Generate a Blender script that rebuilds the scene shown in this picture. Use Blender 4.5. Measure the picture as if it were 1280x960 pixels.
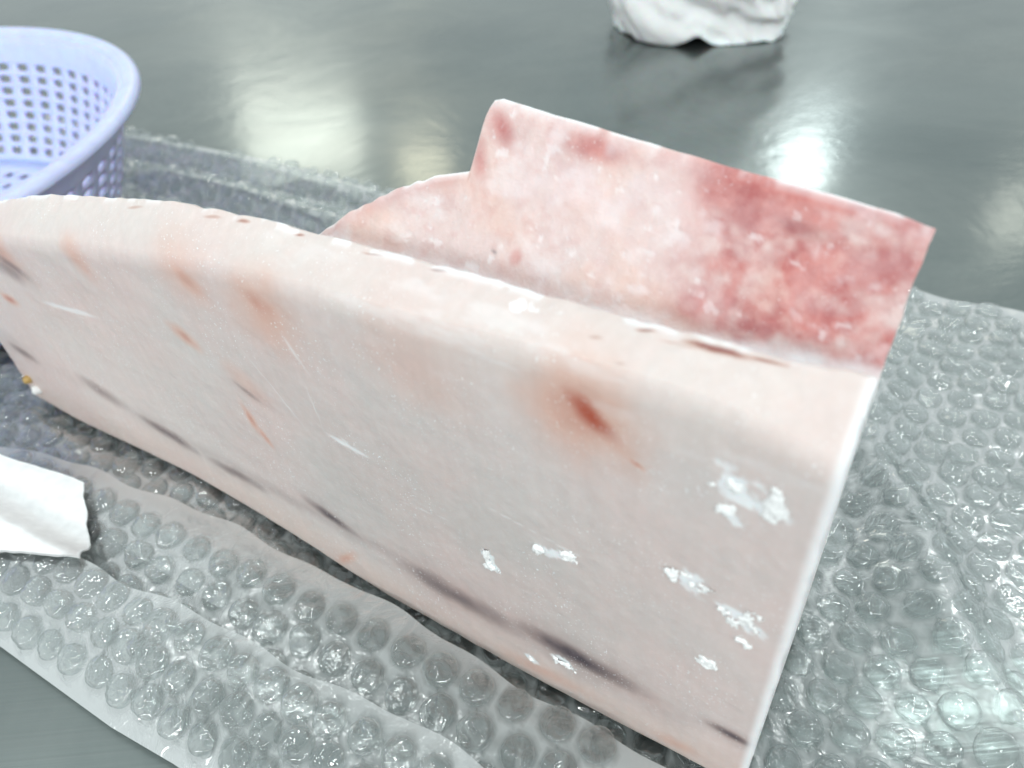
import bpy, bmesh, math, random
import numpy as np
from mathutils import Matrix, Vector, kdtree

for o in list(bpy.data.objects):
    bpy.data.objects.remove(o)
SC = bpy.context.scene
COL = SC.collection
S = 0.20            # one model unit = the phone's height over the table, 20 cm

# ---------------------------------------------------------------- camera
RT = Vector((0.99562064, -0.06226008, -0.0697368))
DN = Vector((-0.09348551, -0.66306989, -0.74269697))
FW = Vector((0.0, 0.74596381, -0.66598648))
cam = bpy.data.cameras.new('camera')
cam_o = bpy.data.objects.new('camera', cam)
COL.objects.link(cam_o)
m = Matrix.Identity(4)
for i in range(3):
    m[i][0] = RT[i]; m[i][1] = -DN[i]; m[i][2] = -FW[i]; m[i][3] = (0, 0, S)[i]
cam_o.matrix_world = m
cam.sensor_width = 36
cam.lens = 36 * 955 / 1280
cam.clip_start = 0.01
cam.clip_end = 50
cam.dof.use_dof = True
cam.dof.focus_distance = 0.95 * S
cam.dof.aperture_fstop = 13.0
SC.camera = cam_o
FPX = 955.0

def project(P):      # rough pixel position, used only to sort bubbles by size and drop unseen ones
    v = Vector(P) - Vector((0, 0, 1))
    z = v.dot(FW)
    if z < 0.05:
        return None
    return 640 + FPX * v.dot(RT) / z, 480 + FPX * v.dot(DN) / z, z

# ---------------------------------------------------------------- world, lamps, exposure
w = bpy.data.worlds.new('World')
SC.world = w
w.use_nodes = True
bg = w.node_tree.nodes['Background']
bg.inputs[0].default_value = (0.86, 0.95, 0.96, 1)
bg.inputs[1].default_value = 0.72
SC.view_settings.view_transform = 'Standard'
SC.view_settings.look = 'None'
SC.view_settings.exposure = 0.20
SC.view_settings.gamma = 1
SC.cycles.use_denoising = True
SC.cycles.transparent_max_bounces = 20
SC.cycles.max_bounces = 8
SC.cycles.caustics_reflective = False
SC.cycles.caustics_refractive = False

def lamp(name, loc, target, sx, sy, radiance, col):
    l = bpy.data.lights.new(name, 'AREA')
    l.shape = 'RECTANGLE'; l.size = sx; l.size_y = sy
    l.energy = radiance * math.pi * sx * sy
    l.color = col
    o = bpy.data.objects.new(name, l)
    COL.objects.link(o)
    o.location = loc
    o.rotation_euler = (Vector(target) - Vector(loc)).to_track_quat('-Z', 'Z').to_euler()
    return o
C_ = (0.95, 1.0, 0.99)
lamp('ceiling_lamp', (-2.1, -2.0, 1.45), (0, .2, 0), 1.2, .050, 80, C_)
lamp('ceiling_lamp', (-0.6, -2.4, 1.45), (0, .2, 0), 1.2, .050, 88, C_)
lamp('ceiling_lamp', (0.9, -1.8, 1.50), (0, .2, 0), 1.2, .050, 66, C_)
lamp('ceiling_lamp', (0.1, 0.75, 1.9), (0, .3, 0), .55, .026, 84, C_)
lamp('ceiling_lamp', (-1.1, 0.4, 1.9), (0, .3, 0), .55, .026, 81, C_)
lamp('ceiling_lamp', (1.2, 0.9, 1.9), (0, .3, 0), .55, .026, 89, C_)
lamp('far_ceiling_lamp', (2.14, 4.84, 2.4), (0, .3, 0), .34, .12, 48, C_)
lamp('far_warm_lamp', (-1.62, 6.5, 2.55), (0, .4, 0), 1.0, .70, 4.2, (1, .97, .84))
lamp('far_warm_lamp', (-0.56, 6.0, 2.75), (0, .4, 0), .38, .30, 7.5, (1, .86, .62))
lamp('far_warm_lamp', (3.2, 4.03, 2.4), (0, .3, 0), .25, .25, 4, (1, .93, .8))

# ---------------------------------------------------------------- helpers
A0 = Vector((0.21683431, 0.34171013, 0))
DV = Vector((-0.812117656, 0.583493712, 0))     # along the block
NV = Vector((0.58349371, 0.81211766, 0))        # away from the camera, through the block
def W(s, n, z=0.0):
    return A0 + DV * s + NV * n + Vector((0, 0, z))
A0n, DVn, NVn = np.array(A0), np.array(DV), np.array(NV)
def Wn(s, n, z):
    s, n, z = np.broadcast_arrays(s, n, z)
    return A0n + s[..., None] * DVn + n[..., None] * NVn + z[..., None] * np.array((0, 0, 1.))

def _hash(ix, iy, seed):
    h = (ix.astype(np.int64) * 374761393 + iy.astype(np.int64) * 668265263 + seed * 974634777) & 0xffffffff
    h = ((h ^ (h >> 13)) * 1274126177) & 0xffffffff
    return ((h ^ (h >> 16)) & 0xffff) / 65535.0
def vn(x, y, seed=0):
    x = np.asarray(x, float); y = np.asarray(y, float)
    ix = np.floor(x); iy = np.floor(y)
    fx = x - ix; fy = y - iy
    fx = fx * fx * (3 - 2 * fx); fy = fy * fy * (3 - 2 * fy)
    a = _hash(ix, iy, seed); b = _hash(ix + 1, iy, seed)
    c = _hash(ix, iy + 1, seed); d = _hash(ix + 1, iy + 1, seed)
    return (a * (1 - fx) + b * fx) * (1 - fy) + (c * (1 - fx) + d * fx) * fy
def fbm(x, y, seed=0, o=4):
    t = 0; a = .5; k = 0
    for i in range(o):
        t = t + a * vn(x * 2 ** i, y * 2 ** i, seed + 17 * i); k += a; a *= .5
    return t / k
def sstep(a, b, x):
    t = np.clip((x - a) / (b - a), 0, 1)
    return t * t * (3 - 2 * t)

def link(name, me, parent=None):
    o = bpy.data.objects.new(name, me)
    COL.objects.link(o)
    if parent is not None:
        o.parent = parent
    return o
def mesh(name, V, F, mat, parent=None, smooth=True, attr=None):
    """V in model units (scaled to metres here); the object's origin is its parent's."""
    V = np.asarray(V, float) * S
    if parent is not None:
        V = V - np.array(parent.location)
    me = bpy.data.meshes.new(name)
    me.from_pydata(V.tolist(), [], F)
    me.update()
    if smooth:
        me.shade_smooth()
        if name in ('cut_slab', 'belly_wall'):
            me.set_sharp_from_angle(angle=math.radians(48))
            me.polygons.foreach_set('use_smooth', [p.loop_total == 4 for p in me.polygons])
    if attr is not None:
        for k, arr in attr.items():
            a = me.color_attributes.new(k, 'FLOAT_COLOR', 'POINT')
            c = np.ones((len(V), 4)); c[:, :arr.shape[1]] = arr
            a.data.foreach_set('color', c.ravel())
    me.materials.append(mat)
    return link(name, me, parent)
def tag(o, label=None, cat=None, group=None, kind=None):
    for k, v in (('label', label), ('category', cat), ('group', group), ('kind', kind)):
        if v: o[k] = v
    return o
def empty(name, loc, label, cat):
    o = bpy.data.objects.new(name, None)
    COL.objects.link(o)
    o.location = Vector(loc) * S
    o.empty_display_size = .02
    return tag(o, label, cat)
def grid_faces(nu, nv, off=0):
    i, j = np.meshgrid(np.arange(nu - 1), np.arange(nv - 1), indexing='ij')
    a = (i * nv + j).ravel() + off
    return np.stack([a, a + nv, a + nv + 1, a + 1], 1).tolist()

class NT:
    def __init__(self, name):
        self.m = bpy.data.materials.new(name)
        self.m.use_nodes = True
        self.t = self.m.node_tree
        self.t.nodes.clear()
        self.out = self.n('ShaderNodeOutputMaterial')
    def n(self, typ, _props=None, **inp):
        x = self.t.nodes.new(typ)
        for k, v in (_props or {}).items(): setattr(x, k, v)
        for k, v in inp.items():
            key = int(k[1:]) if k[0] == 'i' and k[1:].isdigit() else k.replace('_', ' ')
            if hasattr(v, 'is_output'): self.t.links.new(v, x.inputs[key])
            else: x.inputs[key].default_value = v
        return x
    def math(self, op, a, b=0.0, clamp=False):
        return self.n('ShaderNodeMath', dict(operation=op, use_clamp=clamp), i0=a, i1=b).outputs[0]
    def mix(self, fac, a, b, mode='MIX'):
        x = self.t.nodes.new('ShaderNodeMix'); x.data_type = 'RGBA'; x.blend_type = mode
        for idx, v in ((0, fac), (6, a), (7, b)):
            if hasattr(v, 'is_output'): self.t.links.new(v, x.inputs[idx])
            else: x.inputs[idx].default_value = v
        return x.outputs[2]
    def ramp(self, v, *stops):
        x = self.n('ShaderNodeValToRGB', i0=v)
        e = x.color_ramp.elements
        while len(e) < len(stops): e.new(.5)
        for q, (p, c) in zip(e, stops):
            q.position = p; q.color = (c, c, c, 1) if isinstance(c, (int, float)) else c
        return x.outputs[0]
    def surf(self, s):
        self.t.links.new(s, self.out.inputs[0]); return self.m

# ---------------------------------------------------------------- materials
def mat_steel():
    t = NT('brushed_steel')
    geo = t.n('ShaderNodeTexCoord').outputs['Object']
    mp = t.n('ShaderNodeMapping', Vector=geo, Rotation=(0, 0, math.radians(-14)), Scale=(6, 900, 1)).outputs[0]
    br = t.n('ShaderNodeTexNoise', Vector=mp, Scale=1.0, Detail=3.0).outputs[0]
    mp2 = t.n('ShaderNodeMapping', Vector=geo, Rotation=(0, 0, math.radians(-14)), Scale=(2.2, 4.5, 1)).outputs[0]
    sm = t.n('ShaderNodeTexNoise', Vector=mp2, Scale=2.6, Detail=4.0, Roughness=.6).outputs[0]
    cl = t.n('ShaderNodeTexNoise', Vector=geo, Scale=5.0, Detail=5.0).outputs[0]
    col = t.mix(t.ramp(sm, (.35, 0.0), (.7, 1.0)), (.165, .205, .202, 1), (.235, .278, .270, 1))
    col = t.mix(t.ramp(br, (.2, 0.0), (.8, .5)), col, (.24, .26, .26, 1))
    smudge = t.n('ShaderNodeTexNoise', Vector=geo, Scale=9.0, Detail=5.0, Roughness=.62, Distortion=.6).outputs[0]
    col = t.mix(t.ramp(smudge, (.36, 0.0), (.66, .45)), col, (.31, .335, .32, 1))
    r1 = t.math('ADD', t.math('MULTIPLY', cl, .22), .05)
    r2 = t.math('ADD', t.math('MULTIPLY', cl, .2), .26)
    bump = t.n('ShaderNodeBump', Strength=.05, Distance=.0005, Height=br).outputs[0]
    bump = t.n('ShaderNodeBump', Strength=.05, Distance=.003, Height=sm, Normal=bump).outputs[0]
    bump = t.n('ShaderNodeBump', Strength=.30, Distance=.002, Height=smudge, Normal=bump).outputs[0]
    p1 = t.n('ShaderNodeBsdfPrincipled', Base_Color=col, Metallic=.92, Roughness=r1, Normal=bump)
    p2 = t.n('ShaderNodeBsdfPrincipled', Base_Color=col, Metallic=.92, Roughness=r2, Normal=bump)
    f = t.ramp(smudge, (.30, .25), (.70, .72))
    return t.surf(t.n('ShaderNodeMixShader', i0=f, i1=p1.outputs[0], i2=p2.outputs[0]).outputs[0])

def mat_flesh(name, wall=False):
    t = NT(name)
    tc = t.n('ShaderNodeTexCoord').outputs['Object']
    mask = t.n('ShaderNodeVertexColor', dict(layer_name='mask')).outputs[0]
    sep = t.n('ShaderNodeSeparateColor', i0=mask)
    red, dark, frost = sep.outputs[0], sep.outputs[1], sep.outputs[2]
    tone = t.n('ShaderNodeVertexColor', dict(layer_name='tone')).outputs[0]
    big = t.n('ShaderNodeTexNoise', Vector=tc, Scale=26.0, Detail=4.0, Roughness=.55).outputs[0]
    fine = t.n('ShaderNodeTexNoise', Vector=tc, Scale=520.0, Detail=3.0, Roughness=.6).outputs[0]
    mpv = t.n('ShaderNodeMapping', Vector=tc, Scale=(380, 380, 26)).outputs[0]
    fib = t.n('ShaderNodeTexNoise', Vector=mpv, Scale=1.0, Detail=2.0).outputs[0]
    speck = t.n('ShaderNodeTexNoise', Vector=tc, Scale=1500.0, Detail=1.0).outputs[0]
    region = t.n('ShaderNodeTexNoise', Vector=tc, Scale=60.0, Detail=2.0).outputs[0]
    col = t.mix(t.ramp(big, (.35, 0.0), (.66, .48)), tone, (.74, .56, .53, 1))
    col = t.mix(t.ramp(fib, (.3, 0.0), (.75, .17)), col, (.50, .45, .43, 1))
    col = t.mix(t.ramp(fine, (.45, 0.0), (.8, .12)), col, (.92, .91, .92, 1))
    if wall:
        mott = t.n('ShaderNodeTexNoise', Vector=tc, Scale=130.0, Detail=4.0, Roughness=.6).outputs[0]
        redc = t.mix(t.ramp(mott, (.38, 0.0), (.62, 1.0)), (.40, .085, .085, 1), (.58, .215, .195, 1))
    else:
        redc = t.mix(t.ramp(red, (.52, 0.0), (1.0, 1.0)), (.72, .37, .26, 1), (.44, .10, .06, 1))
    col = t.mix(red, col, redc)
    dk = t.mix(t.ramp(fine, (.3, 0.0), (.7, 1.0)), (.060, .048, .062, 1), (.105, .080, .095, 1))
    col = t.mix(dark, col, dk)
    sp = t.math('MULTIPLY', t.ramp(speck, (.66, 0.0), (.72, 1.0)), t.ramp(region, (.42, 0.0), (.62, .25 if wall else .75)))
    fr = t.math('MAXIMUM', frost, sp)
    col = t.mix(fr, col, (.90, .91, .93, 1))
    h = t.math('ADD', t.math('MULTIPLY', fine, .5), t.math('MULTIPLY', fr, .6))
    h = t.math('ADD', h, t.math('MULTIPLY', fib, .35))
    if wall: h = t.math('ADD', h, t.math('MULTIPLY', mott, 1.6))
    bump = t.n('ShaderNodeBump', Strength=.45 if wall else .22, Distance=.0009 if wall else .0006, Height=h).outputs[0]
    rough = t.math('ADD', .50, t.math('MULTIPLY', fr, .35))
    p = t.n('ShaderNodeBsdfPrincipled', Base_Color=col, Roughness=rough, Normal=bump,
            Subsurface_Weight=.35, Subsurface_Radius=(1.0, .55, .45), Subsurface_Scale=.0025,
            Coat_Weight=.0)
    p.inputs['Specular IOR Level'].default_value = .3
    return t.surf(p.outputs[0])

def mat_plain(name, col, rough=.5, bump=0, scale=200, sss=0, spec=.5):
    t = NT(name)
    tc = t.n('ShaderNodeTexCoord').outputs['Object']
    nz = t.n('ShaderNodeTexNoise', Vector=tc, Scale=scale, Detail=3.0).outputs[0]
    c = t.mix(t.ramp(nz, (.3, 0.0), (.7, 1.0)), tuple(x * .93 for x in col) + (1,), tuple(min(1, x * 1.04) for x in col) + (1,))
    b = t.n('ShaderNodeBump', Strength=bump, Distance=.001, Height=nz).outputs[0]
    p = t.n('ShaderNodeBsdfPrincipled', Base_Color=c, Roughness=rough, Normal=b)
    p.inputs['Specular IOR Level'].default_value = spec
    if sss:
        p.inputs['Subsurface Weight'].default_value = sss
        p.inputs['Subsurface Scale'].default_value = .004
    return t.surf(p.outputs[0])

def mat_film(name, bubble=False):
    t = NT(name)
    tc = t.n('ShaderNodeTexCoord').outputs['Object']
    if bubble:
        info = t.n('ShaderNodeObjectInfo').outputs['Random']
        off = t.n('ShaderNodeVectorMath', dict(operation='ADD'), i0=tc,
                  i1=t.n('ShaderNodeCombineXYZ', X=info, Y=info, Z=info).outputs[0]).outputs[0]
        nz = t.n('ShaderNodeTexNoise', Vector=off, Scale=260.0, Detail=2.0, Roughness=.4, Distortion=1.0).outputs[0]
        bump = t.n('ShaderNodeBump', Strength=.30, Distance=.0016, Height=nz).outputs[0]
        haze = .05
        fac = t.math('ADD', .09, 0.0)
    else:
        nz = t.n('ShaderNodeTexNoise', Vector=tc, Scale=150.0, Detail=4.0, Distortion=.8).outputs[0]
        bump = t.n('ShaderNodeBump', Strength=.35, Distance=.0022, Height=nz).outputs[0]
        weld = t.n('ShaderNodeSeparateColor', i0=t.n('ShaderNodeVertexColor', dict(layer_name='weld')).outputs[0]).outputs[0]
        fac = t.math('ADD', t.math('MULTIPLY', weld, .66), .0)
    lw = t.n('ShaderNodeLayerWeight', Blend=.35, Normal=bump).outputs['Facing']
    tr = t.n('ShaderNodeBsdfTransparent', Color=t.mix(t.math('POWER', lw, 2.2), (.95, .968, .965, 1), (.84, .88, .88, 1)))
    if bubble: fac = t.math('ADD', .03, t.math('MULTIPLY', t.math('POWER', lw, 3.0), .55))
    di = t.n('ShaderNodeBsdfDiffuse', Color=(.88, .92, .92, 1))
    tl = t.n('ShaderNodeBsdfTranslucent', Color=(.88, .92, .92, 1))
    wh = t.n('ShaderNodeMixShader', i0=.4, i1=di.outputs[0], i2=tl.outputs[0]).outputs[0]
    a = t.n('ShaderNodeMixShader', i0=fac, i1=tr.outputs[0], i2=wh).outputs[0]
    fr = t.n('ShaderNodeFresnel', IOR=1.5, Normal=bump).outputs[0]
    gl = t.n('ShaderNodeBsdfGlossy', Color=(1, 1, 1, 1), Roughness=.015 if bubble else .10, Normal=bump)
    k = t.math('MINIMUM', t.math('MULTIPLY', fr, 2.3 if bubble else 1.2, True), .42)
    return t.surf(t.n('ShaderNodeMixShader', i0=k, i1=a, i2=gl.outputs[0]).outputs[0])

M_steel = mat_steel()
M_flesh = mat_flesh('frozen_flesh')
M_wall = mat_flesh('bloody_flesh', True)
M_film = mat_film('wrap_film')
M_bub = mat_film('bubble_film', True)
M_basket = mat_plain('lilac_plastic', (.60, .66, .94), .32, .05, 120, .6)
M_bag = mat_plain('white_bag_plastic', (.98, .985, .98), .5, .1, 90, .35)
M_paper = mat_plain('white_paper', (.93, .95, .95), .6, .1, 300)
M_frost = mat_plain('frost', (.96, .96, .955), .7, .25, 1400, .0)

# ---------------------------------------------------------------- the steel worktop
def box(x0, x1, y0, y1, z0, z1):
    V = [(x, y, z) for z in (z0, z1) for y in (y0, y1) for x in (x0, x1)]
    F = [(0, 2, 3, 1), (4, 5, 7, 6), (0, 1, 5, 4), (2, 6, 7, 3), (0, 4, 6, 2), (1, 3, 7, 5)]
    return V, F
V, F = box(-6, 7, -1.5, 8, -.2, 0)
table = mesh('steel_table', V, F, M_steel, smooth=False)
tag(table, 'brushed grey stainless steel worktop lying under the fish, the wrap and the basket', 'table')

# ---------------------------------------------------------------- the frozen fish block
fish = empty('fish_block', W(.6, .15, 0), 'frozen pale pink block of fish with a red stained wall rising behind its front cut', 'fish')

RS = [(-.02, .592), (.0, .598), (.05, .612), (.104, .616), (.2, .61), (.295, .603), (.45, .592), (.68, .571), (.9, .532), (1.143, .483), (1.3, .44), (1.45, .395)]
CS = [(-.02, .627), (0, .627), (.06, .624), (.152, .619), (.336, .614), (.547, .609), (.66, .600), (.787, .589), (.95, .556), (1.1, .525), (1.235, .484), (1.33, .455), (1.45, .425)]
BS = [(-.02, .030), (.04, .024), (.15, .016), (.31, .012), (.5, .014), (.6, .024), (.67, .036), (.8, .05), (.95, .058), (1.1, .045), (1.3, .024), (1.45, .03)]
def itp(T, s):
    return np.interp(s, [a for a, b in T], [b for a, b in T])

def ell(s, z, s0, z0, s1, z1, wd, soft=.5, wob=.35, seed=0):
    """elongated stain from (s0,z0) to (s1,z1), half width wd, with wobbly edges"""
    dx, dz = s1 - s0, z1 - z0
    L = math.hypot(dx, dz) + 1e-6
    ux, uz = dx / L, dz / L
    cs, cz = (s0 + s1) / 2, (z0 + z1) / 2
    a = ((s - cs) * ux + (z - cz) * uz) / (L / 2 + wd * .5)
    b = (-(s - cs) * uz + (z - cz) * ux) / wd
    r = np.sqrt(a * a + b * b) + wob * (fbm(s * 28, z * 28, seed, 3) - .5) * 2
    return 1 - sstep(1 - soft, 1 + soft * .6, r)

def slab():
    s = np.concatenate([np.array([-.008, -.0077, -.0066, -.0045, -.002]), np.linspace(0, 1.43, 620)])
    ns = len(s)
    zb, zr, zc = itp(BS, s), itp(RS, s), itp(CS, s)
    k = 61
    ker = np.exp(-np.linspace(-2, 2, k) ** 2); ker /= ker.sum()
    sm = lambda v: np.convolve(np.pad(v, k // 2, mode='edge'), ker, 'valid')
    zb, zr, zc = sm(zb), sm(zr), sm(zc)
    crest_n = .055 + .005 * (fbm(s * 7, s * 0, 3, 3) - .5) * 2
    zc = zc + .008 * (fbm(s * 16, s * 0, 5, 4) - .5) * sstep(1.0, .75, s) + .002 * (vn(s * 70, s * 0, 9) - .5)
    prof_n, prof_z, tface = [], [], []
    NF = 190
    R = .030
    for j in range(NF):                        # the front cut
        f = j / (NF - 1)
        prof_n.append(0 * s); prof_z.append(zb + .012 + (zr - R - zb - .012) * f)
    for j in range(1, 15):                     # soft shoulder
        a = j / 14 * math.pi / 2 * .62
        prof_n.append(0 * s + R * .6 * (1 - math.cos(a))); prof_z.append(zr - R + R * math.sin(a))
    nl, zl = prof_n[-1], prof_z[-1]
    for j in range(1, 41):                     # the pale strip on top
        f = j / 40
        prof_n.append(nl + (crest_n - nl) * f)
        prof_z.append(zl + (zc - zl) * f + .004 * math.sin(f * math.pi))
    for dn, dz in ((.004, -.002), (.008, -.008), (.011, -.018), (.018, -.05), (.034, -.09), (.06, -.125)):
        prof_n.append(crest_n + dn); prof_z.append(zc + dz)
    prof_n.append(crest_n + .13); prof_z.append(np.minimum(zb * 0 + .36, zc - .14))
    prof_n.append(crest_n + .20); prof_z.append(zb * 0 + .20)
    prof_n.append(crest_n + .21); prof_z.append(zb + .02)
    prof_n.append(0 * s + .10); prof_z.append(zb)
    prof_n.append(0 * s + .012); prof_z.append(zb)
    prof_n.append(0 * s + .003); prof_z.append(zb + .004)
    N = np.stack(prof_n, 1); Z = np.stack(prof_z, 1)
    SS = np.repeat(s[:, None], N.shape[1], 1)
    nfull = N.shape[1]
    # wander of the sawn face
    front = np.zeros(nfull); front[:NF + 14 + 40] = 1
    N = N + front * (.006 * (fbm(SS * 5, Z * 5, 11, 3) - .5) + .0016 * (fbm(SS * 40, Z * 40, 12, 3) - .5))
    Z = Z + front * sstep(.02, .05, N) * .003 * (fbm(SS * 30, N * 30, 21, 3) - .5)
    # frosted bevel on the near end
    bev = np.where(SS < 0, 1 - np.sqrt(np.clip(1 - (SS / -.008) ** 2, 0, 1)), 0) * .006
    N = N + bev * (N < .03)
    Z = Z - bev * .4 * (Z > .5)
    SS = SS + .035 * np.clip(N - .01, 0, .2) * sstep(.06, 0, SS) + .004 * (fbm(Z * 34, N * 34, 131, 4) - .5) * sstep(.02, 0, SS)
    V = Wn(SS, N, Z).reshape(-1, 3)
    F = grid_faces(ns, nfull)
    F += [[i * nfull + nfull - 1, (i + 1) * nfull + nfull - 1, (i + 1) * nfull, i * nfull] for i in range(ns - 1)]
    F.append(list(range(nfull))[::-1])
    F.append([(ns - 1) * nfull + j for j in range(nfull)])
    s_, z_, n_ = SS.ravel(), Z.ravel(), N.ravel()
    up = sstep(.02, .06, n_)                    # 1 on the strip
    fz = z_ + n_ * 0.4                          # unrolled height
    red = np.zeros_like(s_); dark = np.zeros_like(s_); fr = np.zeros_like(s_)
    # orange and red bruises
    for (a, b, c, d, wd, k, sf, sd) in [
            (.218, .575, .160, .528, .020, .74, 1.0, 1), (.222, .570, .180, .530, .052, .40, 1.0, 2), (.225, .570, .195, .55, .026, .26, .9, 3),
            (.615, .552, .578, .520, .026, .42, 1.0, 4), (.605, .545, .570, .505, .050, .34, 1.0, 5),
            (.735, .545, .690, .518, .016, .36, 1.0, 6), (.75, .555, .70, .52, .038, .20, 1.0, 61), (.785, .435, .75, .418, .012, .40, .9, 7),
            (.97, .515, .94, .472, .022, .30, 1.0, 8), (.705, .335, .692, .290, .008, .42, .9, 9), (.69, .30, .675, .27, .006, .35, .7, 91),
            (1.28, .325, 1.24, .327, .010, .45, .8, 10), (.70, .40, .66, .37, .018, .16, 1.0, 12),
            (1.22, .45, 1.15, .42, .03, .32, 1.0, 13), (.42, .53, .34, .53, .05, .14, 1.0, 14), (.155, .518, .140, .512, .003, .4, .6, 15),
            (.62, .045, .58, .09, .008, .35, .9, 16), (.31, .05, .2, .06, .014, .22, 1.0, 17), (.10, .05, .05, .06, .012, .25, 1.0, 18)]:
        red = np.maximum(red, min(1, k * (1.35 if k > .5 else 1.75)) * ell(s_, fz, a, b, c, d, wd * 1.15, sf, .30, sd))
    # dark vein streaks along the lower part
    for (a, b, c, d, wd, k, sf, sd) in [
            (.290, .138, .120, .136, .017, .90, .6, 21), (.30, .14, .11, .137, .022, .28, 1.0, 22), (.465, .138, .300, .124, .020, .62, .8, 23),
            (.49, .14, .29, .125, .022, .22, 1.0, 24), (.635, .177, .560, .155, .010, .72, .7, 25), (.855, .146, .750, .146, .010, .52, .8, 26),
            (1.02, .165, .905, .152, .011, .60, .7, 27), (1.16, .188, 1.06, .172, .013, .42, .9, 28), (1.385, .185, 1.32, .173, .010, .50, .8, 29),
            (.04, .146, -.01, .146, .007, .85, .6, 30), (1.21, .425, 1.14, .405, .010, .50, .7, 31), (1.24, .41, 1.16, .40, .014, .40, .8, 32),
            (1.15, .17, .05, .135, .012, .16, 1.0, 33), (.70, .375, .665, .36, .004, .35, .7, 34)]:
        e = np.maximum(min(.98, k * 1.30) * ell(s_, fz, a, b, c, d, wd * 1.35, 1.0, .28, sd),
                       .34 * k * ell(s_, fz, a + .015, b, c - .015, d, wd * 2.6, 1.0, .35, sd + 3) * (wd < .012 or k > .6))
        dark = np.maximum(dark, e)
        red = np.maximum(red, .30 * k * ell(s_, fz, a, b, c, d, wd * 1.5, .9, .3, sd + 50))
    # small clots on the crest (position along s, position across n)
    n2 = n_ * (.112 / .055)
    def clot(sa, na, l, wd, k, sd):
        e = ell(s_, n2, sa + l, na - .007, sa - l, na - .003, wd * 1.15, .7, .6, sd) * (z_ > .3)
        return k * e
    for (sa, na, l, wd, k, sd) in [(.105, .098, .022, .008, .95, 41), (.07, .104, .015, .004, .8, 42), (.165, .100, .006, .0035, .9, 43), (.14, .088, .010, .002, .45, 44), (.125, .085, .008, .002, .45, 45),
                                   (.376, .109, .007, .0035, .95, 46), (.455, .107, .012, .003, .85, 47), (.555, .108, .006, .003, .85, 48), (.64, .104, .006, .004, .7, 49),
                                   (.69, .098, .010, .0035, .45, 50), (.835, .092, .013, .003, .40, 51), (.99, .103, .011, .0025, .22, 52), (1.40, .105, .02, .003, .35, 53), (.2, .06, .004, .003, .4, 54), (.17, .03, .004, .003, .4, 55)]:
        e = clot(sa, na, l, wd, k, sd)
        red = np.maximum(red, e); dark = np.maximum(dark, e * .50)
    # scraped white frost
    rag = fbm(s_ * 75, fz * 75, 71, 4)
    for (a, b, c, d, wd, k) in [(.085, .545, .03, .515, .022, .62), (.070, .500, .055, .492, .008, .55), (.112, .395, .068, .385, .018, .50), (.055, .37, .022, .358, .016, .52),
                                (.33, .275, .312, .24, .011, .55), (.255, .325, .205, .338, .010, .42), (.245, .115, .214, .1, .012, .50), (.285, .075, .27, .066, .008, .5),
                                (.30, .625, .25, .628, .005, .36)]:
        core = ell(s_, fz, a, b, c, d, wd, .9, .25, 72)
        fr = np.maximum(fr, sstep(.52, .60, rag + (core - .55) * k) * core ** .5)
    for (a, b, c, d, wd, k) in [(.545, .356, .478, .349, .0035, .75), (1.11, .365, 1.0, .381, .004, .6), (.52, .36, .50, .345, .003, .5), (.56, .43, .553, .36, .002, .5), (.33, .36, .2, .345, .0012, .35),
                                (.44, .29, .36, .30, .001, .3), (.66, .45, .6, .36, .0015, .35), (.57, .50, .55, .46, .003, .4)]:
        fr = np.maximum(fr, k * ell(s_, fz, a, b, c, d, wd, .7, .8, 73))
    fr = np.maximum(fr, .22 * sstep(.55, .72, fbm(s_ * 18, fz * 60, 76, 4)) * sstep(.5, .6, fz) * sstep(.8, .3, s_))
    edge = sstep(.004, -.006, s_)
    fr = np.maximum(fr, edge * .85)
    cr = sstep(.044, .057, n_) * (z_ > .25)
    fr = np.maximum(fr, cr * sstep(.48, .62, fbm(s_ * 40, n_ * 40, 77, 3)) * .8)
    # base tone: white fat above, greyer flesh below, beige rim at the bottom
    g = (fbm(s_ * 3, fz * 4, 81, 4) - .5)
    shoulder = np.interp(s_, [0, .1, .2, .35, .7, 1.1, 1.45], [.54, .535, .53, .55, .555, .475, .40])
    fat = sstep(-.02, .035, fz - shoulder + g * .06)
    grey = ell(s_, fz, .62, .27, .10, .22, .20, 1.0, .25, 85)
    tone_grey = np.array((.57, .525, .505))
    low = sstep(.13, .03, fz - zb.repeat(nfull) + g * .05)
    pink = sstep(.45, .7, fbm(s_ * 4.5, fz * 5, 82, 4))
    c_mid = np.array((.69, .625, .605)); c_fat = np.array((.72, .652, .622)); c_low = np.array((.74, .60, .54)); c_pink = np.array((.78, .60, .57))
    far = sstep(.5, 1.2, s_)[:, None]
    tone = c_mid + far * np.array((.05, .045, .035))
    tone = tone + (tone_grey - tone) * (grey * .8)[:, None]
    tone = tone + (c_pink - tone) * (pink * .45)[:, None]
    tone = tone + (c_low - tone) * (low * .8)[:, None]
    tone = tone + (c_fat - tone) * fat[:, None]
    return mesh('cut_slab', V, F, M_flesh, fish, attr={'mask': np.stack([red, dark, fr], 1), 'tone': tone})

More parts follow.
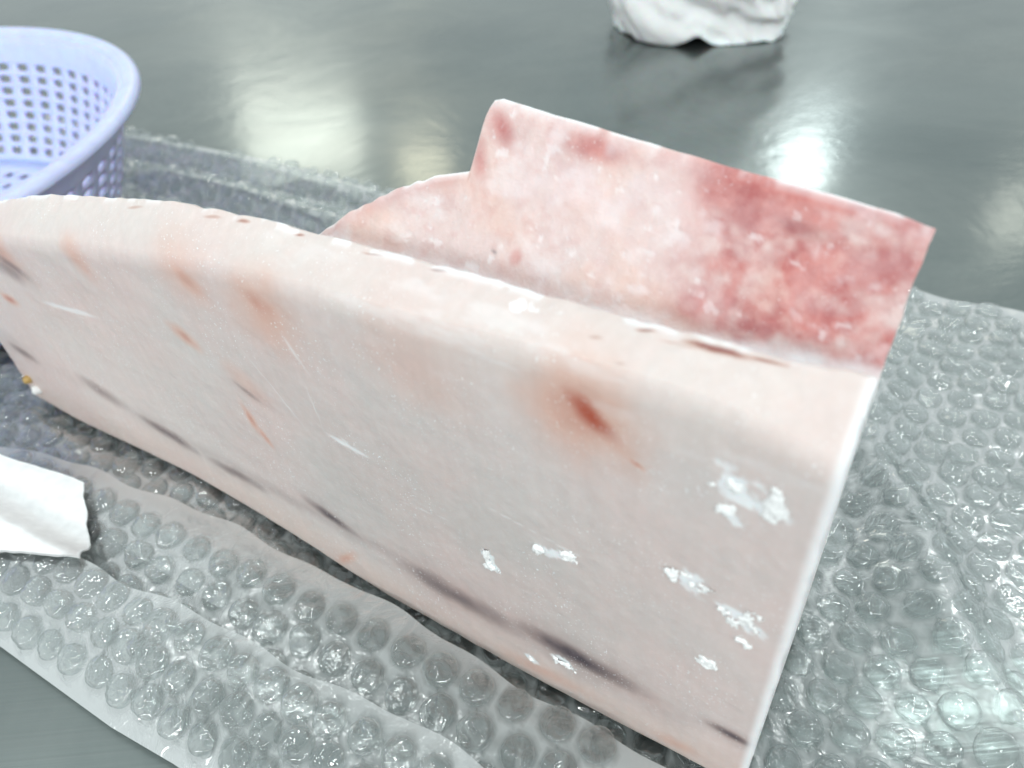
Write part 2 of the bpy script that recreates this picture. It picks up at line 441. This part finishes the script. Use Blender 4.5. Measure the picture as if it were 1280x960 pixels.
TOP = [(-.004, .6608), (.0032, .6616), (.0253, .6654), (.0676, .6688), (.1329, .6719), (.1775, .6746), (.2249, .6781), (.3105, .6843), (.3757, .6891), (.4052, .6912), (.4204, .6926), (.430, .6905),
       (.4330, .686), (.4342, .676), (.4350, .655), (.4358, .634), (.4375, .6312), (.4589, .6262), (.4784, .6219), (.4968, .6135), (.5159, .6057), (.5349, .5963), (.5543, .5867), (.5742, .5768), (.5931, .5633), (.6125, .5495), (.66, .520), (.74, .47)]
def wall():
    s = np.unique(np.concatenate([np.linspace(-.004, .74, 300), np.linspace(.410, .428, 20), np.linspace(.428, .440, 60)]))
    ns = len(s)
    zt = itp(TOP, s) + .0012 * (fbm(s * 45, s * 0, 91, 4) - .5) + .003 * sstep(.45, .5, s) * (vn(s * 110, s * 0, 92) - .5)
    lean = .8
    def plane_n(z): return .125 + lean * (z - .55)
    NF = 110
    pn, pz = [], []
    for j in range(NF):
        f = j / (NF - 1)
        z = .44 + (zt - .006 - .44) * f
        sag = .012 * np.sin(np.clip((z - .5) / .2, 0, 1) * math.pi)
        pn.append(plane_n(z) + sag * .4); pz.append(z)
    for dn, dz in ((.003, -.002), (.007, 0), (.012, -.003), (.018, -.010), (.05, -.075), (.085, -.17), (.11, -.28), (.12, -.4)):
        pn.append(plane_n(zt) + dn); pz.append(zt + dz)
    pn.append(plane_n(zt) + .10); pz.append(0 * s + .10)
    pn.append(plane_n(zt) + .04); pz.append(0 * s + .035)
    pn.append(0 * s + .05); pz.append(0 * s + .035)
    pn.append(0 * s + .05); pz.append(0 * s + .40)
    N = np.stack(pn, 1); Z = np.stack(pz, 1); SS = np.repeat(s[:, None], N.shape[1], 1)
    nf = N.shape[1]
    front = np.zeros(nf); front[:NF + 4] = 1
    N = N + front * ((.010 * (fbm(SS * 9, Z * 14, 93, 3) - .5) * sstep(.01, .04, zt[:, None] - Z)) + .004 * (fbm(SS * 45, Z * 60, 94, 4) - .5) * sstep(0, .02, zt[:, None] - Z))
    back = np.clip(N - plane_n(Z) - .01, 0, .2)
    SS = SS + .10 * back * sstep(.06, 0, SS) + .006 * (fbm(Z * 40, N * 20, 132, 4) - .5) * sstep(.02, 0, SS)
    V = Wn(SS, N, Z).reshape(-1, 3)
    F = grid_faces(ns, nf)
    F += [[i * nf + nf - 1, (i + 1) * nf + nf - 1, (i + 1) * nf, i * nf] for i in range(ns - 1)]
    F.append(list(range(nf))[::-1]); F.append([(ns - 1) * nf + j for j in range(nf)])
    s_, z_, n_ = SS.ravel(), Z.ravel(), N.ravel()
    ztr = zt.repeat(nf)
    h = np.clip((z_ - .54) / (.665 - .54), 0, 1.2)
    q1 = fbm(s_ * 26, z_ * 40, 101, 4); q2 = fbm(s_ * 60, z_ * 90, 102, 4)
    # deep red half towards the near end
    edge_s = .207 - .035 * (1 - h) + .018 * (fbm(z_ * 40, z_ * 0, 103, 3) - .5)
    R1 = sstep(.030, -.034, s_ - edge_s + (q2 - .5) * .03) * sstep(.02, .30, h + (q1 - .5) * .35)
    red = R1 * np.clip(.58 + 1.7 * (q1 - .5) + 1.6 * (q2 - .5), .10, .95)
    red = np.maximum(red, .85 * sstep(.62, 1.0, h + (q1 - .5) * .9) * sstep(.215, .18, s_))
    red = np.maximum(red, .80 * ell(s_, z_, .335, .672, .265, .668, .013, .9, .6, 104))
    red = np.maximum(red, .85 * ell(s_, z_, .424, .682, .395, .662, .013, .9, .5, 105))
    red = np.maximum(red, .60 * ell(s_, z_, .433, .655, .418, .628, .010, .9, .5, 106))
    red = np.maximum(red, .36 * sstep(.48, .70, q1) * sstep(.25, .9, h) * sstep(.45, .40, s_))
    red = np.maximum(red, .26 * sstep(.02, .006, ztr - z_) * sstep(.43, .46, s_))
    red = np.maximum(red, .15 * sstep(.5, .7, q2))
    red = np.maximum(red, .5 * ell(s_, z_, .358, .575, .350, .575, .006, .8, .5, 107))
    red = np.clip(red, 0, .95)
    dark = .55 * ell(s_, z_, .385, .575, .378, .573, .002, .7, .5, 108)
    dark = np.maximum(dark, .22 * ell(s_, z_, .11, .645, .07, .642, .007, 1, .5, 109))
    # frost crumbs, white line at the foot and along the rim
    fr = .42 * sstep(.69, .79, fbm(s_ * 60, z_ * 95, 110, 5) + .04 * sstep(.5, .1, h))
    fr = np.maximum(fr, .42 * sstep(.47, .70, q1 * .6 + fbm(s_ * 15, z_ * 22, 112, 3) * .4) * (.35 + .65 * sstep(.19, .25, s_)))
    vq = fbm(s_ * 34 + .6 * q2, z_ * 52, 121, 3)
    fr = np.maximum(fr, .40 * sstep(.56, .74, vq * .55 + q2 * .45) * sstep(.30, .22, s_))
    foot = sstep(.558, .545, z_ - .012 * (fbm(s_ * 14, s_ * 0, 111, 3) - .5) - np.interp(s_, [0, .1, .3, .45], [.015, .011, .003, .0]))
    fr = np.maximum(fr, foot * (.35 + .5 * sstep(.4, .6, q1)))
    fr = np.maximum(fr, sstep(.0028, .0008, ztr - z_) * sstep(.40, .55, fbm(s_ * 30, s_ * 0, 113, 3)) * .85)
    fr = np.maximum(fr, (front == 0)[None, :].repeat(ns, 0).ravel() * .3)
    fr = np.maximum(fr, .8 * sstep(.433, .4375, s_) * sstep(.640, .655, z_))
    pale = np.array((.70, .57, .555)); peach = np.array((.74, .50, .42))
    k = sstep(.45, .68, fbm(s_ * 11, z_ * 16, 114, 4))[:, None]
    tone = pale + (peach - pale) * k * .7
    tone = tone + (np.array((.76, .56, .54)) - tone) * (sstep(.3, .9, h) * .5)[:, None]
    return mesh('belly_wall', V, F, M_wall, fish, attr={'mask': np.stack([red, dark, fr], 1), 'tone': tone})
slab(); wall()

# scraped ice crumbs standing proud of the front cut
def frost_patch(s0, z0, ls, lz, seed, thr=.50, thick=.0035):
    n = 26
    u = np.linspace(-1, 1, n)
    U, Vv = np.meshgrid(u, u, indexing='ij')
    s = s0 + U * ls; z = z0 + Vv * lz
    r = np.sqrt(U * U + Vv * Vv)
    f = fbm(s * 95 + seed * 7, z * 95, seed, 4) + .38 * (.62 - r)
    hgt = np.clip((f - thr) / .14, -1, 1)
    nrm = .004 - np.clip(hgt, -1, 1) * thick
    keep = f > thr - .03
    P = Wn(s, -.0005 + .0008 - np.clip(hgt, -.35, 1) * thick * (.6 + .8 * vn(s * 300, z * 300, seed)), z).reshape(-1, 3)
    F = [q for q in grid_faces(n, n) if all(keep.ravel()[i] for i in q)]
    if not F: return
    used = sorted({i for q in F for i in q}); ix = {v: k for k, v in enumerate(used)}
    mesh('frost_patch', P[used], [[ix[i] for i in q] for q in F], M_frost, fish)
for a in [(.036, .527, .016, .024, 1, .44), (.068, .535, .024, .012, 2, .55), (.066, .502, .010, .012, 3, .53), (.088, .388, .026, .016, 4, .54), (.036, .363, .024, .022, 5, .51),
          (.055, .266, .016, .012, 6, .46), (.321, .255, .013, .022, 7, .46), (.250, .325, .010, .012, 8, .50), (.215, .338, .012, .010, 9, .50), (.230, .106, .02, .016, 10, .48),
          (.277, .070, .009, .008, 11, .46), (.03, .33, .02, .012, 12, .58)]:
    frost_patch(*a)
V, F = [], []
def lump(c, r, seed):
    rnd = random.Random(seed)
    b = bmesh.new(); bmesh.ops.create_icosphere(b, subdivisions=2, radius=r)
    P = np.array([tuple(v.co * (.75 + .5 * rnd.random())) for v in b.verts]) + np.array(c)
    Fs = [[v.index for v in f.verts] for f in b.faces]; b.free()
    return P, Fs
P, Fs = lump(W(1.405, -.001, .092), .010, 4)
mesh('yellow_fat_clot', P, Fs, mat_plain('yellow_fat', (.55, .36, .12), .4, .2, 300), fish)
P, Fs = lump(W(1.395, -.001, .070), .010, 5)
mesh('frost_patch', P, Fs, M_frost, fish)

# ---------------------------------------------------------------- bubble wrap
random.seed(7)
SP = .0535
RB = .0238
def bubble_mesh(k, flat):
    """a thin domed cell: short steep wall, slack crumpled top"""
    rnd = random.Random(k * 31 + flat)
    seg = 22
    hb = (.0135 if not flat else .007)
    prof = [(1.0, -.05), (.975, .50), (.90, .84), (.80, .97), (.66, 1.02), (.50, 1.03), (.33, 1.03), (.16, 1.03)]
    ph = [rnd.uniform(0, 6.28) for _ in range(6)]
    ox, oy = rnd.uniform(-.10, .10), rnd.uniform(-.10, .10)
    dent = rnd.uniform(.0, .45); da = rnd.uniform(0, 6.28)
    def top(x, y):
        a = fbm(np.array(x * 1.25 + k * 9.7), np.array(y * 1.25 + 3.1 * k), 401 + k, 2)
        c = 1 - 2 * abs(float(fbm(np.array((x * math.cos(da) + y * math.sin(da)) * 2.4 + k), np.array((y * math.cos(da) - x * math.sin(da)) * .9), 431 + k, 2)) - .5) * 2
        return .95 * (float(a) - .5) + .32 * (c - .7) - dent * max(0, x * math.cos(da) + y * math.sin(da)) * .8
    V = []; F = []
    for i, (r, z) in enumerate(prof):
        for j in range(seg):
            a = j / seg * 2 * math.pi
            wr = 1 + (.04 * math.sin(2 * a + ph[0]) + .03 * math.sin(3 * a + ph[1])) * (1 if i else .4)
            x, y = r * math.cos(a) * wr, r * math.sin(a) * wr
            f = (0, .25, .7, 1, 1, 1, 1, 1)[i]
            V.append(((x + ox * z) * RB, (y + oy * z) * RB, max(-.05, z + f * top(x, y)) * hb))
    V.append((ox * RB, oy * RB, (1.03 + top(0, 0)) * hb))
    for i in range(len(prof) - 1):
        for j in range(seg):
            F.append((i * seg + j, i * seg + (j + 1) % seg, (i + 1) * seg + (j + 1) % seg, (i + 1) * seg + j))
    c = len(V) - 1; b0 = (len(prof) - 1) * seg
    for j in range(seg):
        F.append((b0 + j, b0 + (j + 1) % seg, c))
    return np.array(V), F
BUB = [bubble_mesh(k, 0) for k in range(18)] + [bubble_mesh(k, 1) for k in range(6)]
BME = []
for k, (V, F) in enumerate(BUB):
    me = bpy.data.meshes.new('bubble')
    me.from_pydata((V * S).tolist(), [], F); me.update(); me.shade_smooth()
    me.materials.append(M_bub); BME.append(me)

def wrap(root, srange, bounds, height, ang, step, flatten=None, skip=None, seed=0, phase=(0, 0), sp=SP):
    rnd = random.Random(seed)
    (s0, s1), (n0, n1) = srange
    inside = lambda s, n, e: bounds[0](s) + e < n < bounds[1](s) - e
    ca, sa = math.cos(ang), math.sin(ang)
    centres = []
    K = int(6 / sp)
    for i in range(-K, K):
        for j in range(-K, K):
            u = (i + .5 * (j % 2)) * sp + phase[0]; v = j * sp * .866 + phase[1]
            s = .5 + u * ca - v * sa; n = .2 + u * sa + v * ca
            if s0 <= s <= s1 and n0 <= n <= n1 and inside(s, n, RB * .75):
                centres.append((s + rnd.uniform(-1, 1) * .003, n + rnd.uniform(-1, 1) * .003))
    kd = kdtree.KDTree(len(centres))
    for i, c in enumerate(centres): kd.insert((c[0], c[1], 0), i)
    kd.balance()
    ss = np.arange(s0, s1, step)
    lo = np.array([bounds[0](s) for s in ss]); hi = np.array([bounds[1](s) for s in ss])
    nv = int(max(hi - lo) / step) + 2
    tt = np.linspace(0, 1, nv)
    S_ = np.repeat(ss[:, None], nv, 1)
    N_ = lo[:, None] + (hi - lo)[:, None] * tt[None, :]
    P = Wn(S_, N_, height(S_, N_)).reshape(-1, 3)
    F = grid_faces(len(ss), nv)
    weld = np.empty((len(P), 1))
    for k, (s, n) in enumerate(zip(S_.ravel(), N_.ravel())):
        d = kd.find((s, n, 0))[2]
        weld[k, 0] = min(1, max(0, (d - RB * .80) / (RB * .35)))
    weld = weld * .9 + .1
    mesh('film', P, F, M_film, root, attr={'weld': weld})
    cand = []
    for (s, n) in centres:
        if skip and skip(s, n): continue
        z = float(height(np.array(s), np.array(n)))
        p = project(W(s, n, z))
        if p is None or not (-60 < p[0] < 1340 and -60 < p[1] < 1020): continue
        e = .004
        zs = float(height(np.array(s + e), np.array(n))) - z; zn = float(height(np.array(s), np.array(n + e))) - z
        nr = (DV * (-zs / e) + NV * (-zn / e) + Vector((0, 0, 1))).normalized()
        cand.append((p[2], s, n, z, nr))
    cand.sort(key=lambda c: c[0])
    SV, SF, o = [], [], 0
    for q, (d, s, n, z, nr) in enumerate(cand):
        fl = (flatten and flatten(s, n)) or rnd.random() < .12
        k = rnd.randrange(18, 24) if fl else rnd.randrange(18)
        rot = nr.to_track_quat('Z', 'Y').to_matrix() @ Matrix.Rotation(rnd.uniform(0, 6.28), 3, 'Z')
        sc = rnd.uniform(.86, 1.04)
        if q < 300:
            b = bpy.data.objects.new('bubble', BME[k]); COL.objects.link(b); b.parent = root
            b.location = W(s, n, z) * S - root.location
            b.rotation_euler = rot.to_euler(); b.scale = (sc, sc, sc * rnd.uniform(.8, 1.1))
        else:
            V, F = BUB[k]
            SV.append((V * sc) @ np.array(rot).T + np.array(W(s, n, z)))
            SF += [[i + o for i in f] for f in F]; o += len(V)
    if SV:
        tag(mesh('bubble_rows', np.concatenate(SV), SF, M_bub, root), kind='stuff')

# main sheet, under the block
CRE = [(-.35, .10), (-.247, .241), (-.181, .326), (-.104, .478), (-.003, .619), (.02, .74), (.03, 1.2)]
_b = Vector((-1.675, 1.735, 0)) - A0
S_BASKET, N_BASKET = _b.dot(DV), _b.dot(NV)
def h_main(s, n):
    z = .004 + .006 * fbm(s * 4, n * 4, 201, 2) + .012 * (fbm(s * 2.2 + 9, n * 2.2, 202, 2)) * sstep(.0, -.15, s)
    cs = np.interp(n, [b for a, b in CRE], [a for a, b in CRE])
    dd = s - cs                                  # >0 towards the block
    r = np.where(dd > 0, np.exp(-(dd / .06) ** 2), np.exp(-(dd / .05) ** 2))
    z = z +   .045 * r * sstep(1.1, .6, n) * sstep(.05, .25, n)
    k = sstep(.8, 1.1, s) * sstep(.5, .62, n)
    z = z + k * (.026 + .026 * np.sin((n + .03 * np.sin(s * 3)) * 2 * math.pi / .145))
    under = sstep(-.05, .0, s) * sstep(1.5, 1.43, s) * sstep(-.04, .0, n) * sstep(.46, .40, n)
    lip = sstep(.5, .75, s) * sstep(1.6, 1.4, s) * sstep(-.16, -.06, n) * sstep(.10, .0, n)
    z = z + .026 * lip
    bd = np.sqrt((s - S_BASKET) ** 2 + (n - N_BASKET) ** 2)
    k2 = sstep(.70, .84, bd)
    z = .002 + (z - .002) * k2
    return z * (1 - under) + under * np.clip(itp(BS, s) - .017, 0, .04) + .001
def n_far(s): return 1.150 - .10 * s + .012 * math.sin(s * 9) + .006 * math.sin(s * 31)
wm = empty('bubble_wrap_sheet', W(-.2, .5, 0), 'clear bubble wrap sheet spread flat on the steel under the whole fish block', 'bubble wrap')
wrap(wm, ((-1.15, 2.75), (-.62, 1.25)),
     (lambda s: -.14 - .36 * float(sstep(.35, -.1, np.array(s))), n_far),
     h_main, math.radians(-21), .0105,
     skip=lambda s, n: (-.005 < s < 1.41 and .03 < n < .36) or math.hypot(s - S_BASKET, n - N_BASKET) < .70, seed=11)

# folded double strip in front of the block
E1 = [(-.3, -.05), (0, -.036), (.2, -.03), (.45, -.025), (.578, -.021), (.758, -.033), (.95, -.047), (1.142, -.073), (1.313, -.112), (1.7, -.19)]
E2 = [(-.3, -.16), (.25, -.147), (.367, -.15), (.487, -.161), (.69, -.181), (.85, -.197), (1.1, -.215), (1.4, -.23), (1.7, -.24)]
EO = [(-.3, -.27), (0, -.292), (.617, -.33), (.73, -.342), (.97, -.351), (1.3, -.37), (1.7, -.39)]
f1 = lambda s: itp(E1, s); f2 = lambda s: itp(E2, s); fo = lambda s: itp(EO, s)
def h_a(s, n):
    t = np.clip((f1(s) - n) / (f1(s) - fo(s)), 0, 1)
    return .050 - .030 * t + .010 * np.sin(t * 7) * (1 - t) + .008 * (fbm(s * 6, n * 6, 211, 2) - .5)
def h_b(s, n):
    t = np.clip((f2(s) - n) / (f2(s) - fo(s)), 0, 1)
    return h_a(s, n) * np.clip(t, .0, 1) + (1 - t) * .080 + .012 * np.sin(t * math.pi) + .010 * (fbm(s * 7, n * 7, 213, 2) - .5) * (1 - t)
wobble = lambda s: .004 * math.sin(s * 17) + .003 * math.sin(s * 41)
wf = empty('bubble_wrap_flap', W(.7, -.2, 0), 'loose folded double strip of clear bubble wrap along the foot of the pale front cut', 'bubble wrap')
wrap(wf, ((-.25, 1.65), (-.40, 0.0)), (fo, lambda s: f1(s) + wobble(s)), h_a, math.radians(-4), .0085, seed=21, sp=.056, phase=(.01, .018),
     flatten=lambda s, n: n > f1(s) - .035)
wtop = empty('bubble_wrap_fold', W(.7, -.28, .05), 'outer turned over layer of bubble wrap nearest the bare steel corner', 'bubble wrap')
wrap(wtop, ((-.25, 1.65), (-.40, -.12)), (fo, lambda s: f2(s) + wobble(s + .5)), h_b, math.radians(-4), .0085, seed=31, sp=.050, phase=(0, -.008),
     flatten=lambda s, n: n > f2(s) - .03)

# white slip of paper lying on the flap
def paper():
    nu = 60
    c = [(.935, -.212), (1.09, -.105), (1.42, -.165), (1.22, -.33)]
    U, V_ = np.meshgrid(np.linspace(0, 1, nu), np.linspace(0, 1, nu), indexing='ij')
    g = lambda k: (c[0][k] * (1 - U) + c[3][k] * U) * (1 - V_) + (c[1][k] * (1 - U) + c[2][k] * U) * V_
    s, n = g(0), g(1)
    s = s + .012 * (fbm(U * 6, V_ * 6, 15, 3) - .5); n = n + .008 * (fbm(U * 6, V_ * 8, 5, 3) - .5)
    mixf = sstep(f2(s) + .035, f2(s) - .015, n)
    z = h_a(s, n) * (1 - mixf) + h_b(s, n) * mixf + .0190 + .006 * (fbm(s * 30, n * 30, 6, 2) - .5)
    P = Wn(s, n, z).reshape(-1, 3)
    P2 = Wn(s, n, z - .0025).reshape(-1, 3)
    F = grid_faces(nu, nu); F2 = [q[::-1] for q in grid_faces(nu, nu, nu * nu)]
    rim = [i * nu for i in range(nu)] + [(nu - 1) * nu + j for j in range(1, nu)] + [i * nu + nu - 1 for i in range(nu - 2, -1, -1)] + [j for j in range(nu - 2, 0, -1)]
    Fr = [[rim[i], rim[(i + 1) % len(rim)], rim[(i + 1) % len(rim)] + nu * nu, rim[i] + nu * nu] for i in range(len(rim))]
    o = mesh('paper_slip', np.concatenate([P, P2]), F + F2 + Fr, M_paper)
    tag(o, 'bright white slip of paper resting on the bubble wrap near the frame edge', 'paper')
paper()

# ---------------------------------------------------------------- lilac basket
def basket():
    C = Vector((-1.675, 1.735, 0.010)); R = .818; RBs = .66; H0, H1 = .0, .345
    root = empty('plastic_basket', C, 'lilac blue plastic basket with square holes standing behind the fish', 'basket')
    nc, nr = 66, 8
    def pos(a, f):
        r = RBs + (R - RBs) * f ** .8
        return np.array((C.x + r * math.cos(a), C.y + r * math.sin(a), C.z + H0 + (H1 - H0) * f))
    V, F = [], []
    f_lo, f_hi = .06, .80
    rows = [0.0] + [f_lo + (f_hi - f_lo) * i / nr for i in range(nr + 1)] + [.9, 1.0]
    for f in rows:
        for c in range(nc):
            V.append(pos(2 * math.pi * c / nc, f))
    for ri in range(len(rows) - 1):
        for c in range(nc):
            a, b = ri * nc + c, ri * nc + (c + 1) % nc
            d, e = a + nc, (ri + 1) * nc + (c + 1) % nc
            if 1 <= ri <= nr:
                inner = []
                for (u, v) in ((.25, .22), (.5, .15), (.75, .22), (.80, .5), (.75, .78), (.5, .85), (.25, .78), (.20, .5)):
                    inner.append(len(V)); V.append(pos(2 * math.pi * (c + u) / nc, rows[ri] + (rows[ri + 1] - rows[ri]) * v))
                F += [[a, b, inner[2], inner[1], inner[0]], [b, e, inner[4], inner[3], inner[2]], [e, d, inner[6], inner[5], inner[4]], [d, a, inner[0], inner[7], inner[6]]]
            else:
                F.append([a, b, e, d])
    o = mesh('basket_wall', V, F, M_basket, root)
    md = o.modifiers.new('thick', 'SOLIDIFY'); md.thickness = .014 * S; md.offset = -1
    # perforated floor
    V, F = [], []
    rr = [.05 + (RBs - .05) * i / 10 for i in range(11)]
    def pb(a, r): return np.array((C.x + r * math.cos(a), C.y + r * math.sin(a), C.z + .004))
    nb = 60
    for r in rr:
        for c in range(nb): V.append(pb(2 * math.pi * c / nb, r))
    for ri in range(10):
        for c in range(nb):
            a, b = ri * nb + c, ri * nb + (c + 1) % nb; d, e = a + nb, (ri + 1) * nb + (c + 1) % nb
            if 1 <= ri <= 8:
                inner = []
                for (u, v) in ((.22, .22), (.78, .22), (.78, .78), (.22, .78)):
                    inner.append(len(V)); V.append(pb(2 * math.pi * (c + u) / nb, rr[ri] + (rr[ri + 1] - rr[ri]) * v))
                F += [[a, b, inner[1], inner[0]], [b, e, inner[2], inner[1]], [e, d, inner[3], inner[2]], [d, a, inner[0], inner[3]]]
            else: F.append([a, b, e, d])
    F.append(list(range(nb))[::-1])
    o = mesh('basket_floor', V, F, M_basket, root)
    md = o.modifiers.new('thick', 'SOLIDIFY'); md.thickness = .014 * S
    # rolled rim
    prof = [(R - .012, .318), (R - .010, .338), (R - .004, .350), (R + .006, .357), (R + .020, .360), (R + .032, .357), (R + .038, .350), (R + .040, .342), (R + .038, .336), (R + .035, .335), (R + .031, .343),
            (R + .024, .348), (R + .014, .348), (R + .004, .338), (R, .32)]
    V, F = [], []; seg = 128; k = len(prof)
    for j in range(seg):
        a = 2 * math.pi * j / seg
        for (r, z) in prof: V.append((C.x + r * math.cos(a), C.y + r * math.sin(a), C.z + z))
    for j in range(seg):
        for i in range(k):
            F.append([j * k + i, ((j + 1) % seg) * k + i, ((j + 1) % seg) * k + (i + 1) % k, j * k + (i + 1) % k])
    mesh('basket_rim', V, F, M_basket, root)
basket()

# ---------------------------------------------------------------- crumpled white bag at the back
def bag():
    b = bmesh.new(); bmesh.ops.create_icosphere(b, subdivisions=6, radius=1)
    P = np.array([tuple(v.co) for v in b.verts]); F = [[v.index for v in f.verts] for f in b.faces]; b.free()
    x, y, z = P[:, 0], P[:, 1], P[:, 2]
    q = lambda k, sd: fbm(x * k + 3.1 * z, y * k - 2.3 * z, sd, 3)
    rid = lambda k, sd: 1 - 2 * np.abs(q(k, sd) - .5) * 2
    r = 1 + .30 * (q(1.6, 301) - .5) + .10 * (rid(2.0, 302) - .6) + .04 * (rid(5, 303) - .6)
    sq = (np.abs(x) ** 3 + np.abs(y) ** 3 + np.abs(z) ** 3) ** (-1 / 3.)
    Q = P * (r * (1 + 1.0 * (sq - 1)))[:, None] * np.array((.325, .24, .40))
    X, Y, Z = Q[:, 0] * .95 + Q[:, 1] * .0, Q[:, 1] - .25 * Q[:, 0], Q[:, 2] + .22
    Z = np.maximum(Z, .0 + .004 * rid(4, 305))
    lift = .035 * np.exp(-((X + .06) / .045) ** 2) + .05 * sstep(.24, .34, X) + .012 * (q(6, 306) - .3)
    Z = Z + np.clip(lift, 0, 1) * sstep(.16, .0, Z)
    V = np.stack([X + .85, Y + 3.10, Z], 1)
    o = mesh('crumpled_bag', V, F, M_bag)
    tag(o, 'crumpled white plastic bag standing alone on the bare steel at the back', 'bag')
bag()
